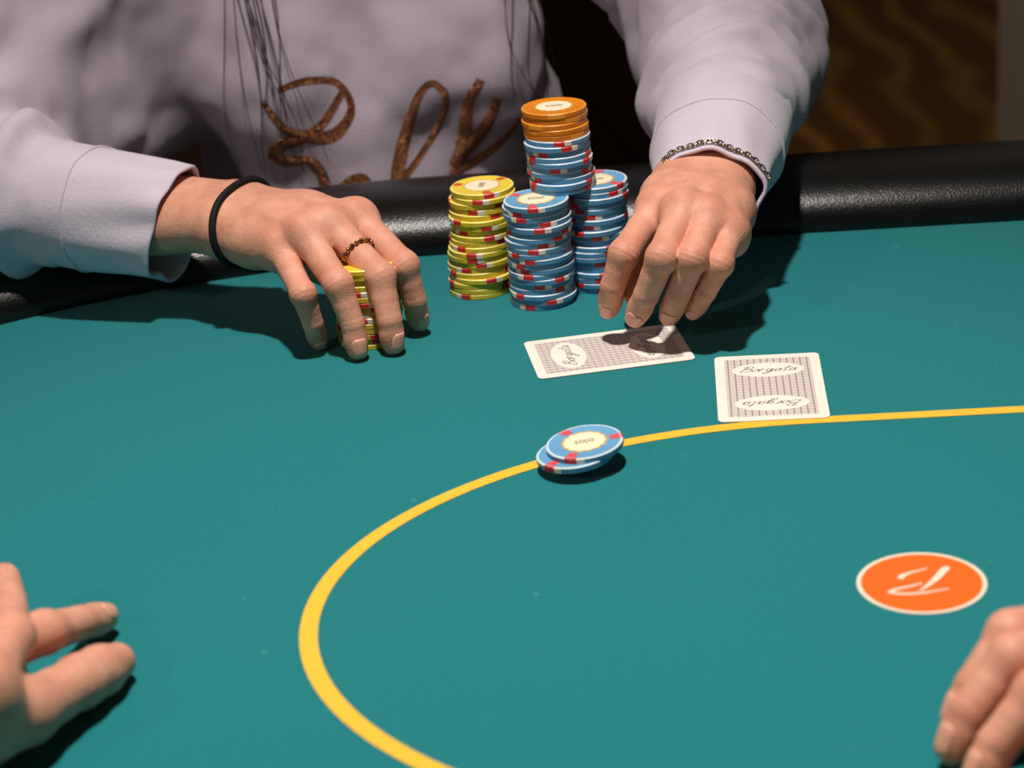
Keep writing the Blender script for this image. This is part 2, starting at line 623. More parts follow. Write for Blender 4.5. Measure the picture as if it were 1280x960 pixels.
E1 = 0.00007
SIDE = [(CR - 0.0009, 0.0002), (CR + E1, 0.0004), (CR + E1, CT - 0.00052), (CR - 0.0005, CT + E1), (CR - 0.0009, CT + E1)]
FACE = [(CR - 0.0066, CT - 0.0004), (CR - 0.0016, CT - 0.0004), (CR - 0.0016, CT + E1), (CR - 0.0066, CT + E1)]
def rad(d): return math.radians(d)
ME = {}
for col in ('blue', 'yellow', 'orange'):
    ME[col] = chip_body(col + '_chip', M[col], M[col + '_rim'])
ME['red'] = arc_piece('red_spot', rad(0), rad(19), SIDE, M['red'])
ME['white'] = arc_piece('white_spot', rad(19.2), rad(31), SIDE, M['white'])
ME['face_blue'] = arc_piece('face_spot', rad(-2), rad(17), FACE, M['red_face'])
ME['face_yellow'] = arc_piece('face_spot', rad(-2), rad(17), FACE, M['red_soft'])
ME['orange_spot'] = arc_piece('orange_spot', rad(0), rad(30), SIDE, M['orange_rim'])

def scallop(r, n, amp, z0, z1, name, material):
    out = []
    for i in range(96):
        q = TAU * i / 96
        rr = r - amp * abs(math.sin(q * n / 2))
        out.append((rr * math.cos(q), rr * math.sin(q)))
    m_ = len(out)
    vs = [(x, y, z1) for x, y in out] + [(x, y, z0) for x, y in out]
    fs = [tuple(range(m_))] + [(i, m_ + i, m_ + (i + 1) % m_, (i + 1) % m_) for i in range(m_)]
    me = mesh(name, vs, fs, False)
    me.materials.append(material)
    return me
ME['inlay_border'] = scallop(0.0121, 14, 0.0009, CT - 0.0002, CT + 0.00002, 'inlay_border', M['gold'])
ME['inlay_centre'] = scallop(0.0109, 14, 0.0007, CT - 0.0002, CT + 0.00006, 'inlay_centre', M['cream'])

def text_mesh(text, size, material):
    cu = bpy.data.curves.new('numeral', 'FONT')
    cu.body = text; cu.size = size; cu.align_x = 'CENTER'; cu.align_y = 'CENTER'; cu.extrude = 0.00004
    ob = bpy.data.objects.new('numeral_tmp', cu)
    COL.objects.link(ob)
    dg = bpy.context.evaluated_depsgraph_get()
    me = bpy.data.meshes.new_from_object(ob.evaluated_get(dg))
    bpy.data.objects.remove(ob); bpy.data.curves.remove(cu)
    me.materials.clear(); me.materials.append(material)
    return me
ME['n5000'] = text_mesh('5000', 0.0052, M['ink'])
ME['n1000'] = text_mesh('1000', 0.0052, M['ink'])

def make_chip(col, loc, rot, label, group, inlay=False, tilt=(0, 0), text_turn=0.0, hide_white=False):
    o = link_obj('poker_chip', ME[col])
    o.location = loc
    o.rotation_euler = (tilt[0], tilt[1], rot)
    tag(o, label, 'poker chip', group)
    if col == 'orange':
        for k in range(3):
            p = link_obj('edge_spot', ME['orange_spot'], None, o); p.rotation_euler.z = rad(120 * k)
    else:
        for k in range(3):
            p = link_obj('red_edge_spot', ME['red'], None, o); p.rotation_euler.z = rad(120 * k)
            p = link_obj('white_edge_spot', ME['white'], None, o); p.rotation_euler.z = rad(120 * k - (31.2 if k == 1 else 0))
            if inlay:
                p = link_obj('face_spot', ME['face_' + col], None, o); p.rotation_euler.z = rad(120 * k)
    if inlay:
        b = link_obj('label_inlay', ME['inlay_border'], None, o)
        b['label'] = 'cream label with gold scalloped border'
        c = link_obj('label_centre', ME['inlay_centre'], None, b)
        t = link_obj('numeral', ME['n1000' if col == 'yellow' else 'n5000'], None, b)
        t.location.z = CT + 0.00007
        t.rotation_euler.z = text_turn - rot
    return o

RNG = random.Random(11)
ORD = ['topmost', 'second', 'third', 'fourth', 'fifth', 'sixth', 'seventh', 'eighth', 'ninth', 'tenth', 'eleventh', 'twelfth',
       'thirteenth', 'fourteenth', 'fifteenth', 'sixteenth', 'seventeenth', 'eighteenth', 'nineteenth', 'lowest']
def stack(col, n, base, top, what, group, z0=0.0, jit=0.0013, first=0, top_inlay=True, text_turn=0.0, lowest=True, rots=None):
    """n chips standing on each other; base and top are the (x, y) of the lowest and topmost chip"""
    for i in range(n):
        t = i / max(n - 1, 1)
        k = n - 1 - i + first
        w = ORD[k] if k < len(ORD) - 1 else ORD[-1]
        if i == 0 and lowest: w = 'lowest'
        lab = f'{col} clay chip, {w} ' + ('' if w in ('topmost', 'lowest') else 'from the top ') + what
        x = base[0] + (top[0] - base[0]) * t + RNG.uniform(-jit, jit)
        y = base[1] + (top[1] - base[1]) * t + RNG.uniform(-jit, jit)
        r_ = rots[i] if rots and i < len(rots) else RNG.uniform(0, 120)
        make_chip(col, (x, y, z0 + CT * i), rad(r_), lab, group, inlay=(top_inlay and i == n - 1), text_turn=text_turn)

stack('yellow', 20, (-0.0140, 1.2150), (-0.0085, 1.2180), 'of the yellow stack standing by the rail', 'chips of the yellow stack', text_turn=rad(80))
stack('blue', 20, (0.0240, 1.1880), (0.0232, 1.1835), 'of the blue stack at the front', 'chips of the front blue stack')
stack('blue', 20, (0.0584, 1.2080), (0.0600, 1.2105), 'of the blue stack beside the moving hand', 'chips of the back blue stack')
stack('blue', 10, (0.0402, 1.2030), (0.0392, 1.2040), 'of blue chips in the raised stack', 'blue chips of the raised stack', z0=20 * CT, top_inlay=False)
stack('orange', 5, (0.0388, 1.2040), (0.0386, 1.2050), 'of orange chips on the raised stack', 'orange chips on the raised stack', z0=30 * CT, jit=0.0006)
stack('yellow', 15, (-0.0803, 1.1462), (-0.0800, 1.1462), 'of the stack held under the ringed hand', 'yellow chips under the ringed hand', jit=0.0007, top_inlay=False)
# two chips tossed on to the line
make_chip('blue', (0.0285, 0.9428, 0.0060), rad(-25), 'lower blue chip of the tossed pair on the yellow line', 'tossed pair of blue chips', True, (rad(1.2), rad(-4.0)))
make_chip('blue', (0.0338, 0.9458, 0.0096), rad(-5), 'upper blue chip of the tossed pair, its cream label showing', 'tossed pair of blue chips', True, (rad(1.2), rad(-4.0)), rad(4))

# ------------------------------------------------------------------ cards
def rounded_rect(w, h, r, n=6):
    out = []
    for cx, cy, q0 in ((w / 2 - r, h / 2 - r, 0), (-w / 2 + r, h / 2 - r, 90), (-w / 2 + r, -h / 2 + r, 180), (w / 2 - r, -h / 2 + r, 270)):
        for i in range(n + 1):
            q = rad(q0 + 90 * i / n)
            out.append((cx + r * math.cos(q), cy + r * math.sin(q)))
    return out
GLYPH = {
    'B': ([[(0, 0), (.12, .5), (.22, 1.0)], [(.0, .86), (.25, 1.04), (.5, .92), (.42, .66), (.14, .53), (.42, .5), (.52, .25), (.3, .0), (.02, .05)]], .58),
    'o': ([[(.26, .5), (.06, .36), (.05, .08), (.2, 0), (.34, .2), (.28, .46), (.24, .42), (.42, .4)]], .40),
    'r': ([[(0, .02), (.08, .45), (.07, .56), (.18, .45), (.32, .46)]], .36),
    'g': ([[(.3, .42), (.15, .5), (.03, .3), (.07, .05), (.2, .08), (.32, .46), (.2, -.35), (.02, -.46), (-.02, -.32), (.42, .03)]], .44),
    'a': ([[(.3, .42), (.15, .5), (.03, .3), (.07, .03), (.2, .08), (.32, .46), (.27, .1), (.42, .04)]], .43),
    't': ([[(.2, .92), (.08, .15), (.14, 0), (.32, .05)], [(-.02, .58), (.36, .64)]], .34),
}
def script_strokes(word, width, ysq=0.66):
    x, out = 0.0, []
    for ch in word:
        strokes, adv = GLYPH[ch]
        for s_ in strokes:
            out.append([(x + px + 0.28 * py, py) for px, py in s_])
        x += adv
    k = width / x
    return [[((px - x / 2) * k, (py - 0.35) * k * ysq) for px, py in s_] for s_ in out]
mb = MB()
for s_ in script_strokes('Borgata', 0.031):
    pp = catmull(s_, 5)
    ww = []
    for i in range(len(pp)):
        a, b = pp[max(i - 1, 0)], pp[min(i + 1, len(pp) - 1)]
        dx, dy = abs(b[0] - a[0]), abs(b[1] - a[1])
        ww.append(0.00022 + 0.00050 * dy / (dx + dy + 1e-9))
    mb.add(*ribbon(pp, ww, 0.0, 0.00004))
SCRIPT = mesh('script', mb.v, mb.f, False); SCRIPT.materials.append(M['card_ink'])

def plate(outline, z0, z1, name, material):
    n = len(outline)
    vs = [(x, y, z1) for x, y in outline] + [(x, y, z0) for x, y in outline]
    fs = [tuple(range(n)), tuple(range(2 * n - 1, n - 1, -1))] + [(i, n + i, n + (i + 1) % n, (i + 1) % n) for i in range(n)]
    me = mesh(name, vs, fs, False); me.materials.append(material)
    return me
CARD = plate(rounded_rect(0.0575, 0.0889, 0.0032), 0.0, 0.0004, 'card', M['card'])
CARD_B = plate(rounded_rect(0.0470, 0.0782, 0.0008), 0.0003, 0.00046, 'card_print', M['card_print'])
MEDAL = plate([(0.0196 * math.cos(TAU * i / 64), 0.0098 * math.sin(TAU * i / 64)) for i in range(64)], 0.0004, 0.00052, 'medallion', M['card'])
def make_card(loc, rot, label):
    o = link_obj('playing_card', CARD)
    o.location = loc; o.rotation_euler.z = rot
    tag(o, label, 'playing card', 'face-down cards')
    bk = link_obj('back_print', CARD_B, None, o)
    for s_ in (1, -1):
        md = link_obj('medallion', MEDAL, None, bk); md.location.y = 0.0228 * s_
        sc = link_obj('script', SCRIPT, None, bk)
        sc.location = (0, 0.0228 * s_, 0.00053); sc.rotation_euler.z = 0 if s_ > 0 else math.pi
    return o
make_card((0.1377, 1.0237, 0.0004), rad(-5.6), 'face-down card lying upright across the yellow line')
make_card((0.0559, 1.0945, 0.0003), rad(96.4), 'face-down card lying sideways under the fingers of the moving hand')

# ------------------------------------------------------------------ implicit surfaces for bodies and cloth
class Field:
    """signed distance grid; shapes are blended in, then the zero surface is meshed (surface nets)"""
    def __init__(self, lo, hi, h):
        self.lo = np.array(lo, float); self.h = h
        self.n = np.ceil((np.array(hi) - self.lo) / h).astype(int) + 1
        self.ax = [self.lo[i] + h * np.arange(self.n[i]) for i in range(3)]
    def new(self):
        return np.full(self.n, 0.5, dtype=np.float32)
    def sub(self, lo, hi):
        a = np.clip(np.floor((np.array(lo) - self.lo) / self.h).astype(int), 0, self.n)
        b = np.clip(np.ceil((np.array(hi) - self.lo) / self.h).astype(int) + 1, 0, self.n)
        sl = tuple(slice(a[i], b[i]) for i in range(3))
        X = self.ax[0][sl[0]][:, None, None]; Y = self.ax[1][sl[1]][None, :, None]; Z = self.ax[2][sl[2]][None, None, :]
        return sl, X, Y, Z
    def cap(self, D, a, b, r1, r2, k=0.0, sc=(1, 1, 1)):
        """blend a tapered capsule into D; sc stretches its cross section along the axes"""
        a = np.array(a, float); b = np.array(b, float); sc = np.array(sc, float)
        m = (max(r1, r2) + 2 * k + 3 * self.h) * sc.max()
        sl, X, Y, Z = self.sub(np.minimum(a, b) - m, np.maximum(a, b) + m)
        if any(s.stop <= s.start for s in sl): return
        ab = (b - a) / sc; L = float(ab @ ab) or 1e-12
        x = (X - a[0]) / sc[0]; y = (Y - a[1]) / sc[1]; z = (Z - a[2]) / sc[2]
        t = np.clip((x * ab[0] + y * ab[1] + z * ab[2]) / L, 0, 1)
        d = np.sqrt((x - t * ab[0]) ** 2 + (y - t * ab[1]) ** 2 + (z - t * ab[2]) ** 2) - (r1 + (r2 - r1) * t)
        d = d * sc.min()
        self.smin(D, sl, d, k)
    def ball(self, D, c, r, k=0.0, sc=(1, 1, 1)):
        self.cap(D, c, c, r, r, k, sc)
    def carve(self, D, c, r, k, sc=(1, 1, 1)):
        """smoothly remove a ball from D"""
        sc = np.array(sc, float); c = np.array(c, float)
        m = (r + 3 * k + 3 * self.h) * sc.max()
        sl, X, Y, Z = self.sub(c - m, c + m)
        d = (np.sqrt(((X - c[0]) / sc[0]) ** 2 + ((Y - c[1]) / sc[1]) ** 2 + ((Z - c[2]) / sc[2]) ** 2) - r) * sc.min()
        A = D[sl]; B = -d
        hh = np.maximum(k - np.abs(A - B), 0) / k
        D[sl] = np.maximum(A, B) + hh * hh * k * 0.25
    @staticmethod
    def smin(D, sl, d, k):
        A = D[sl]
        if k <= 0:
            D[sl] = np.minimum(A, d)
        else:
            hh = np.maximum(k - np.abs(A - d), 0) / k
            D[sl] = np.minimum(A, d) - hh * hh * k * 0.25
    def merge(self, D, E, k):
        self.smin(D, tuple(slice(None) for _ in range(3)), E, k)
    def surface(self, D):
        ins = D < 0
        n = D.shape
        cnt = np.zeros((n[0] - 1, n[1] - 1, n[2] - 1), dtype=np.uint8)
        offs = [(i, j, k) for i in (0, 1) for j in (0, 1) for k in (0, 1)]
        for (i, j, k) in offs:
            cnt += ins[i:n[0] - 1 + i, j:n[1] - 1 + j, k:n[2] - 1 + k]
        act = np.argwhere((cnt > 0) & (cnt < 8))
        idx = np.full(cnt.shape, -1, dtype=np.int64)
        idx[act[:, 0], act[:, 1], act[:, 2]] = np.arange(len(act))
        val = {o: D[act[:, 0] + o[0], act[:, 1] + o[1], act[:, 2] + o[2]].astype(float) for o in offs}
        s = np.zeros((len(act), 3)); c = np.zeros(len(act))
        for o in offs:
            for ax in range(3):
                if o[ax] == 0:
                    q = list(o); q[ax] = 1; q = tuple(q)
                    va, vb = val[o], val[q]
                    m = (va < 0) != (vb < 0)
                    t = np.where(m, va / np.where(m, va - vb, 1), 0)
                    pos = np.tile(np.array(o, float), (len(act), 1)); pos[:, ax] += t
                    s += pos * m[:, None]; c += m
        V = self.lo + (act + s / c[:, None]) * self.h
        F = []
        for ax in range(3):
            u, v = (ax + 1) % 3, (ax + 2) % 3
            lo = [slice(None)] * 3; hi = [slice(None)] * 3
            lo[ax] = slice(0, n[ax] - 1); hi[ax] = slice(1, n[ax])
            A = ins[tuple(lo)]; B = ins[tuple(hi)]
            e = np.argwhere(A != B)
            ok = (e[:, u] > 0) & (e[:, v] > 0) & (e[:, u] < n[u] - 1) & (e[:, v] < n[v] - 1)
            e = e[ok]
            out = A[e[:, 0], e[:, 1], e[:, 2]]
            quad = []
            for du, dv in ((1, 1), (0, 1), (0, 0), (1, 0)):
                q = e.copy(); q[:, u] -= du; q[:, v] -= dv
                quad.append(idx[q[:, 0], q[:, 1], q[:, 2]])
            quad = np.stack(quad, 1)
            quad[~out] = quad[~out][:, ::-1]
            F.append(quad)
        return V, np.concatenate(F)

def grid_mesh(name, V, F):
    me = bpy.data.meshes.new(name)
    me.vertices.add(len(V)); me.vertices.foreach_set('co', np.asarray(V, dtype=np.float32).ravel())
    me.loops.add(len(F) * 4); me.loops.foreach_set('vertex_index', np.asarray(F, dtype=np.int32).ravel())
    me.polygons.add(len(F)); me.polygons.foreach_set('loop_start', np.arange(0, len(F) * 4, 4, dtype=np.int32))
    me.update(calc_edges=True)
    me.validate()
    smooth(me)
    return me

def hashn(ix, iy, iz):
    q = (ix * 374761393 + iy * 668265263 + iz * 2147483647) & 0xffffffff
    q = ((q ^ (q >> 13)) * 1274126177) & 0xffffffff
    return ((q ^ (q >> 16)) & 0xffff) / 65535.0
def vnoise(Pt):
    i = np.floor(Pt).astype(np.int64); f = Pt - i; f = f * f * (3 - 2 * f)
    out = 0
    for a in (0, 1):
        for b in (0, 1):
            for c in (0, 1):
                w = (f[:, 0] if a else 1 - f[:, 0]) * (f[:, 1] if b else 1 - f[:, 1]) * (f[:, 2] if c else 1 - f[:, 2])
                out = out + w * hashn(i[:, 0] + a, i[:, 1] + b, i[:, 2] + c)
    return out * 2 - 1

def vec(a): return np.array(a, float)
def unit(a):
    a = vec(a); return a / (np.linalg.norm(a) or 1)

# ------------------------------------------------------------------ hands
def dorsal_of(f):
    """outward (back of the finger) direction at the fingertip"""
    m, p, d, t = [vec(q) for q in f]
    ax = unit(t - d)
    b = p - (m + t) / 2
    b = b - ax * (b @ ax)
    return unit(b)

def hand_field(spec, h):
    """spec: wrist, elbow_dir, fingers {name: [mcp, pip, dip, tip]}, thumb [cmc, mcp, ip, tip], back (dorsal direction), side (towards the thumb)"""
    allp = [vec(spec['wrist'])] + [vec(q) for f in spec['fingers'].values() for q in f] + [vec(q) for q in spec['thumb']] + [vec(spec['arm_end'])]
    lo = np.min(allp, 0) - 0.038; hi = np.max(allp, 0) + 0.038
    F = Field(lo, hi, h)
    W = vec(spec['wrist']); A = vec(spec['arm_end']); back = unit(spec['back']); side = unit(spec['side'])
    g = spec.get('scale', 1.0)
    D = F.new()
    # forearm and wrist: two bones, wider towards the elbow
    for s_ in (1, -1):
        F.cap(D, W + side * 0.0098 * s_ * g, A + side * 0.0112 * s_ * g, 0.0166 * g, 0.0262 * g, 0.02)
    names = ('index', 'middle', 'ring', 'pinky')
    off = dict(index=0.0125, middle=0.004, ring=-0.005, pinky=-0.0115)
    rm = dict(index=0.0112, middle=0.0115, ring=0.0108, pinky=0.0098)
    prev = None
    for nme in names:
        m = vec(spec['fingers'][nme][0])
        c = W + side * off[nme] * g + unit(m - W) * 0.012
        mm = m - back * 0.0025
        mid = (c + mm) / 2 - back * 0.001
        F.cap(D, c, mid, 0.0142 * g, 0.0128 * g, 0.012)
        F.cap(D, mid, mm, 0.0128 * g, rm[nme] * g, 0.012)
        if prev is not None:
            F.cap(D, prev - back * 0.004, mm - back * 0.004, 0.0098 * g, 0.0098 * g, 0.010)
        prev = mm
    # heel of the hand on the little finger side, palm pad
    pk = vec(spec['fingers']['pinky'][0])
    F.cap(D, W - side * 0.0100 * g - back * 0.006, W * 0.38 + pk * 0.62 - back * 0.007, 0.0112 * g, 0.0095 * g, 0.014)
    # thumb root muscle
    th = [vec(q) for q in spec['thumb']]
    F.cap(D, W + side * 0.009 * g - back * 0.004, th[0], 0.0135 * g, 0.0135 * g, 0.012)
    F.cap(D, th[0], th[1], 0.0135 * g, 0.0118 * g, 0.012)
    im = vec(spec['fingers']['index'][0])
    F.cap(D, th[0] * 0.5 + th[1] * 0.5, (c * 0.3 + im * 0.7) - back * 0.008, 0.009 * g, 0.0085 * g, 0.012)
    # thumb
    E = F.new()
    F.cap(E, th[1], (th[1] + th[2]) / 2, 0.0112 * g, 0.0100 * g, 0.003)
    F.cap(E, (th[1] + th[2]) / 2, th[2], 0.0100 * g, 0.0103 * g, 0.003)
    F.cap(E, th[2], th[2] * 0.45 + th[3] * 0.55, 0.0103 * g, 0.0098 * g, 0.003)
    F.cap(E, th[2] * 0.45 + th[3] * 0.55, th[3], 0.0098 * g, 0.0076 * g, 0.003)
    F.merge(D, E, 0.006)
    # knuckles and tendons on the back of the hand
    for nme in names:
        m = vec(spec['fingers'][nme][0])
        p = vec(spec['fingers'][nme][1])
        F.ball(D, m + back * 0.0028 * g, rm[nme] * 0.86 * g, 0.007)
        c = W + side * off[nme] * 0.8 * g + back * 0.0105 * g
        k_ = m + back * (rm[nme] - 0.0030) * g
        F.cap(D, c * 0.55 + k_ * 0.45, k_, 0.0026, 0.0030, 0.006)
    # fingers
    rad_ = dict(index=(0.0096, 0.0082, 0.0070, 0.0060), middle=(0.0098, 0.0084, 0.0072, 0.0062),
                ring=(0.0093, 0.0080, 0.0069, 0.0060), pinky=(0.0081, 0.0070, 0.0060, 0.0052))
    G = F.new()
    for nme in names:
        f = [vec(q) for q in spec['fingers'][nme]]
        r = [(q + 0.0001) * g for q in rad_[nme]]
        E = F.new()
        k = 0.0009
        for i in range(3):
            a, b = f[i], f[i + 1]
            m = (a + b) / 2
            rmid = (r[i] + r[i + 1]) / 2 * (0.97 if i < 2 else 1.03)
            F.cap(E, a, m, r[i] * (0.99), rmid, k)
            F.cap(E, m, b, rmid, r[i + 1], k)
        # pad under the fingertip and a slightly bony back over the middle joint
        do = dorsal_of(f)
        F.ball(E, f[3] * 0.7 + f[2] * 0.3 - do * r[3] * 0.16, r[3] * 1.02, 0.003)
        ax1 = unit(f[2] - f[0]); bk = (f[1] - (f[0] + f[2]) / 2); bk = unit(bk - ax1 * (bk @ ax1))
        F.ball(E, f[1] + bk * r[1] * 0.12, r[1] * 0.92, 0.005)
        # skin folds over the joints
        for j, axv, bk_, amp, wid in ((f[1], ax1, bk, 0.00017, 0.0050), (f[2], unit(f[3] - f[1]), do, 0.00012, 0.0030)):
            rr = 0.014
            sl, X, Y, Z = F.sub(j - rr, j + rr)
            t = (X - j[0]) * axv[0] + (Y - j[1]) * axv[1] + (Z - j[2]) * axv[2]
            up = (X - j[0]) * bk_[0] + (Y - j[1]) * bk_[1] + (Z - j[2]) * bk_[2]
            w = np.exp(-(t / wid) ** 2) * np.clip(up / 0.006, 0, 1)
            sd = np.sqrt(np.maximum((X - j[0]) ** 2 + (Y - j[1]) ** 2 + (Z - j[2]) ** 2 - t * t - up * up, 0))
            E[sl] += (amp * w * np.cos(TAU * (t + 6.0 * sd * sd) / 0.0031)).astype(np.float32)
        F.merge(G, E, 0.0)
    F.merge(D, G, 0.0055)
    V, Q = F.surface(D)
    # reddish knuckles and fingertips
    fl = np.zeros(len(V))
    for nme in names:
        f = [vec(q) for q in spec['fingers'][nme]]
        for j, rr, am in ((f[0] + back * 0.009, 0.009, 0.45), (f[1], 0.0095, 0.75), (f[2], 0.007, 0.45), (f[3], 0.0085, 0.9)):
            fl = np.maximum(fl, am * np.exp(-(np.linalg.norm(V - j, axis=1) / rr) ** 2))
    return V, Q, fl

def set_flush(me, fl):
    at = me.attributes.new('flush', 'FLOAT', 'POINT')
    at.data.foreach_set('value', np.asarray(fl, dtype=np.float32))

def bvh_of(V, Q):
    return BVHTree.FromPolygons([tuple(v) for v in V], [tuple(q) for q in Q])

def nail(bvh, tip, axis, dorsal, width, length, parent):
    """a thin curved nail plate lying on the fingertip"""
    tip = Vector(tip); ax = Vector(axis).normalized(); do = Vector(dorsal)
    do = (do - ax * do.dot(ax)).normalized(); sd = ax.cross(do)
    nu, nv = 9, 9
    vs = []
    for i in range(nu):
        for j in range(nv):
            u = i / (nu - 1) * 2 - 1; v = j / (nv - 1)
            wv = width / 2 * (0.92 - 0.35 * (2 * v - 1) ** 4)
            q = tip + ax * (-0.62 * length + v * length) + sd * (u * wv)
            hit = bvh.ray_cast(q + do * 0.02, -do, 0.03)
            p = hit[0] if hit[0] is not None else q
            nrm = hit[1] if hit[0] is not None else do
            edge = max(abs(u), abs(2 * v - 1) if v < 0.5 else 0)
            lift = 0.00042 * (1 - edge ** 4) - 0.00005
            vs.append(p + do * lift)
    fs = [(i * nv + j, (i + 1) * nv + j, (i + 1) * nv + j + 1, i * nv + j + 1) for i in range(nu - 1) for j in range(nv - 1)]
    o = link_obj('fingernail', mesh('fingernail', vs, fs), M['nail'], parent)
    md = o.modifiers.new('thickness', 'SOLIDIFY'); md.thickness = 0.0005; md.offset = -0.6
    return o

def surface_ring(bvh, c, axis, n, lift, up=None):
    """points round a limb, found by casting outward from its axis"""
    ax = Vector(axis).normalized()
    u = Vector(up) if up is not None else ax.orthogonal()
    u = (u - ax * u.dot(ax)).normalized(); w = ax.cross(u)
    out = []
    for i in range(n):
        q = TAU * i / n
        d = u * math.cos(q) + w * math.sin(q)
        hit = bvh.ray_cast(Vector(c), d, 0.06)
        r = hit[3] if hit[0] is not None else 0.025
        out.append((d, r + lift))
    return [Vector(c) + d * r for d, r in out]

# ------------------------------------------------------------------ the player across the table
PW_A = (-0.1656, 1.2100, 0.0630)
PW_B = (0.1245, 1.1820, 0.0690)
HAND_A = dict(       # ringed hand, over the held yellow stack
    wrist=PW_A, arm_end=(-0.262, 1.2515, 0.0600), back=(-0.25, -0.45, 0.86), side=(0.55, 0.83, 0.10), scale=1.0,
    fingers=dict(
        index=[(-0.0833, 1.1783, 0.0650), (-0.0566, 1.1425, 0.0450), (-0.0527, 1.1419, 0.0235), (-0.0513, 1.1467, 0.0085)],
        middle=[(-0.0981, 1.1641, 0.0665), (-0.0704, 1.1294, 0.0440), (-0.0669, 1.1190, 0.0210), (-0.0661, 1.1178, 0.0065)],
        ring=[(-0.1129, 1.1563, 0.0650), (-0.0940, 1.1217, 0.0440), (-0.0880, 1.1162, 0.0215), (-0.0868, 1.1138, 0.0065)],
        pinky=[(-0.1291, 1.1594, 0.0565), (-0.1147, 1.1218, 0.0400), (-0.1115, 1.1244, 0.0210), (-0.1105, 1.1345, 0.0060)]),
    thumb=[(-0.143, 1.204, 0.048), (-0.117, 1.196, 0.036), (-0.092, 1.182, 0.024), (-0.074, 1.1765, 0.015)])
HAND_B = dict(       # hand over the sideways card
    wrist=PW_B, arm_end=(0.143, 1.268, 0.0675), back=(0.10, -0.35, 0.92), side=(-0.97, 0.12, 0.10), scale=1.0,
    fingers=dict(
        index=[(0.0916, 1.1344, 0.0705), (0.0686, 1.1010, 0.0550), (0.0613, 1.1011, 0.0370), (0.0587, 1.1097, 0.0205)],
        middle=[(0.1042, 1.1142, 0.0730), (0.0878, 1.0791, 0.0590), (0.0788, 1.0851, 0.0360), (0.0729, 1.0947, 0.0200)],
        ring=[(0.1178, 1.1083, 0.0690), (0.1047, 1.0763, 0.0580), (0.0964, 1.0834, 0.0355), (0.0917, 1.0927, 0.0200)],
        pinky=[(0.1294, 1.1063, 0.0620), (0.1196, 1.0774, 0.0530), (0.1115, 1.0823, 0.0355), (0.1055, 1.0945, 0.0205)]),
    thumb=[(0.104, 1.168, 0.055), (0.084, 1.148, 0.045), (0.077, 1.126, 0.033), (0.078, 1.110, 0.0225)])

player = empty('person', (-0.085, 1.60, -0.76))
tag(player, 'seated person in lavender sweatshirt with rose gold script, one hand on yellow chips', 'person')
def on(parent_obj, o):
    """parent without moving"""
    bpy.context.view_layer.update()
    o.parent = parent_obj
    o.matrix_parent_inverse = parent_obj.matrix_world.inverted()
    return o

VA, QA, FA = hand_field(HAND_A, 0.00095)
VB, QB, FB = hand_field(HAND_B, 0.00095)
BA, BB = bvh_of(VA, QA), bvh_of(VB, QB)

# head, neck, trunk and upper arms under the clothes
SH_A, SH_B = (-0.245, 1.56, 0.235), (0.085, 1.575, 0.235)
EL_A, EL_B = (-0.372, 1.305, 0.082), (0.172, 1.43, 0.080)
F = Field((-0.47, 1.24, -0.20), (0.27, 1.75, 0.64), 0.004)
D = F.new()
F.cap(D, (-0.085, 1.60, -0.17), (-0.085, 1.585, 0.20), 0.085, 0.095, 0.03, (1.15, 0.8, 1))
F.cap(D, (-0.20, 1.575, 0.225), (0.035, 1.575, 0.225), 0.04, 0.04, 0.05)
F.cap(D, SH_A, EL_A, 0.040, 0.032, 0.03); F.cap(D, SH_B, EL_B, 0.040, 0.032, 0.03)
F.cap(D, EL_A, (-0.255, 1.2485, 0.066), 0.032, 0.024, 0.02); F.cap(D, EL_B, (0.142, 1.262, 0.0675), 0.032, 0.024, 0.02)
F.cap(D, (-0.085, 1.59, 0.22), (-0.085, 1.555, 0.36), 0.052, 0.046, 0.03)
HC = np.array((-0.085, 1.525, 0.475))
F.ball(D, HC + (0, 0.02, 0.02), 0.082, 0.02, (0.92, 1.12, 1.1))
F.cap(D, HC + (0, -0.03, -0.02), HC + (0, -0.048, -0.085), 0.052, 0.030, 0.03)
F.cap(D, HC + (0, -0.086, -0.005), HC + (0, -0.100, -0.036), 0.006, 0.011, 0.012)
for s_ in (1, -1):
    F.carve(D, HC + (0.031 * s_, -0.095, 0.006), 0.012, 0.014)
    F.ball(D, HC + (0.031 * s_, -0.066, 0.004), 0.0125, 0.004)
    F.cap(D, HC + (0.014 * s_, -0.084, 0.022), HC + (0.046 * s_, -0.070, 0.024), 0.007, 0.006, 0.01)
    F.ball(D, HC + (0.079 * s_, 0.01, -0.01), 0.017, 0.006, (0.45, 0.9, 1.6))
    F.ball(D, HC + (0.042 * s_, -0.055, -0.03), 0.022, 0.02)
F.cap(D, HC + (-0.018, -0.083, -0.056), HC + (0.018, -0.083, -0.056), 0.0065, 0.0065, 0.006)
F.carve(D, HC + (0, -0.093, -0.058), 0.004, 0.004, (5, 1, 0.35))
VT, QT = F.surface(D)
V = np.concatenate([VT, VA, VB]); Q = np.concatenate([QT, QA + len(VT), QB + len(VT) + len(VA)])
me = grid_mesh('body', V, Q); set_flush(me, np.concatenate([np.zeros(len(VT)), FA, FB]))
body = on(player, link_obj('body', me, M['skin']))
for s_ in (1, -1):
    mb = MB(); c = HC + (0.031 * s_, -0.0765, 0.004)
    mb.lathe([(0.0005, -0.0005), (0.005, 0.0), (0.0046, 0.0014), (0.0005, 0.0018)], 16)
    o = mb.build('eye', M['hair']); o.location = c; o.rotation_euler.x = rad(78); on(player, o)
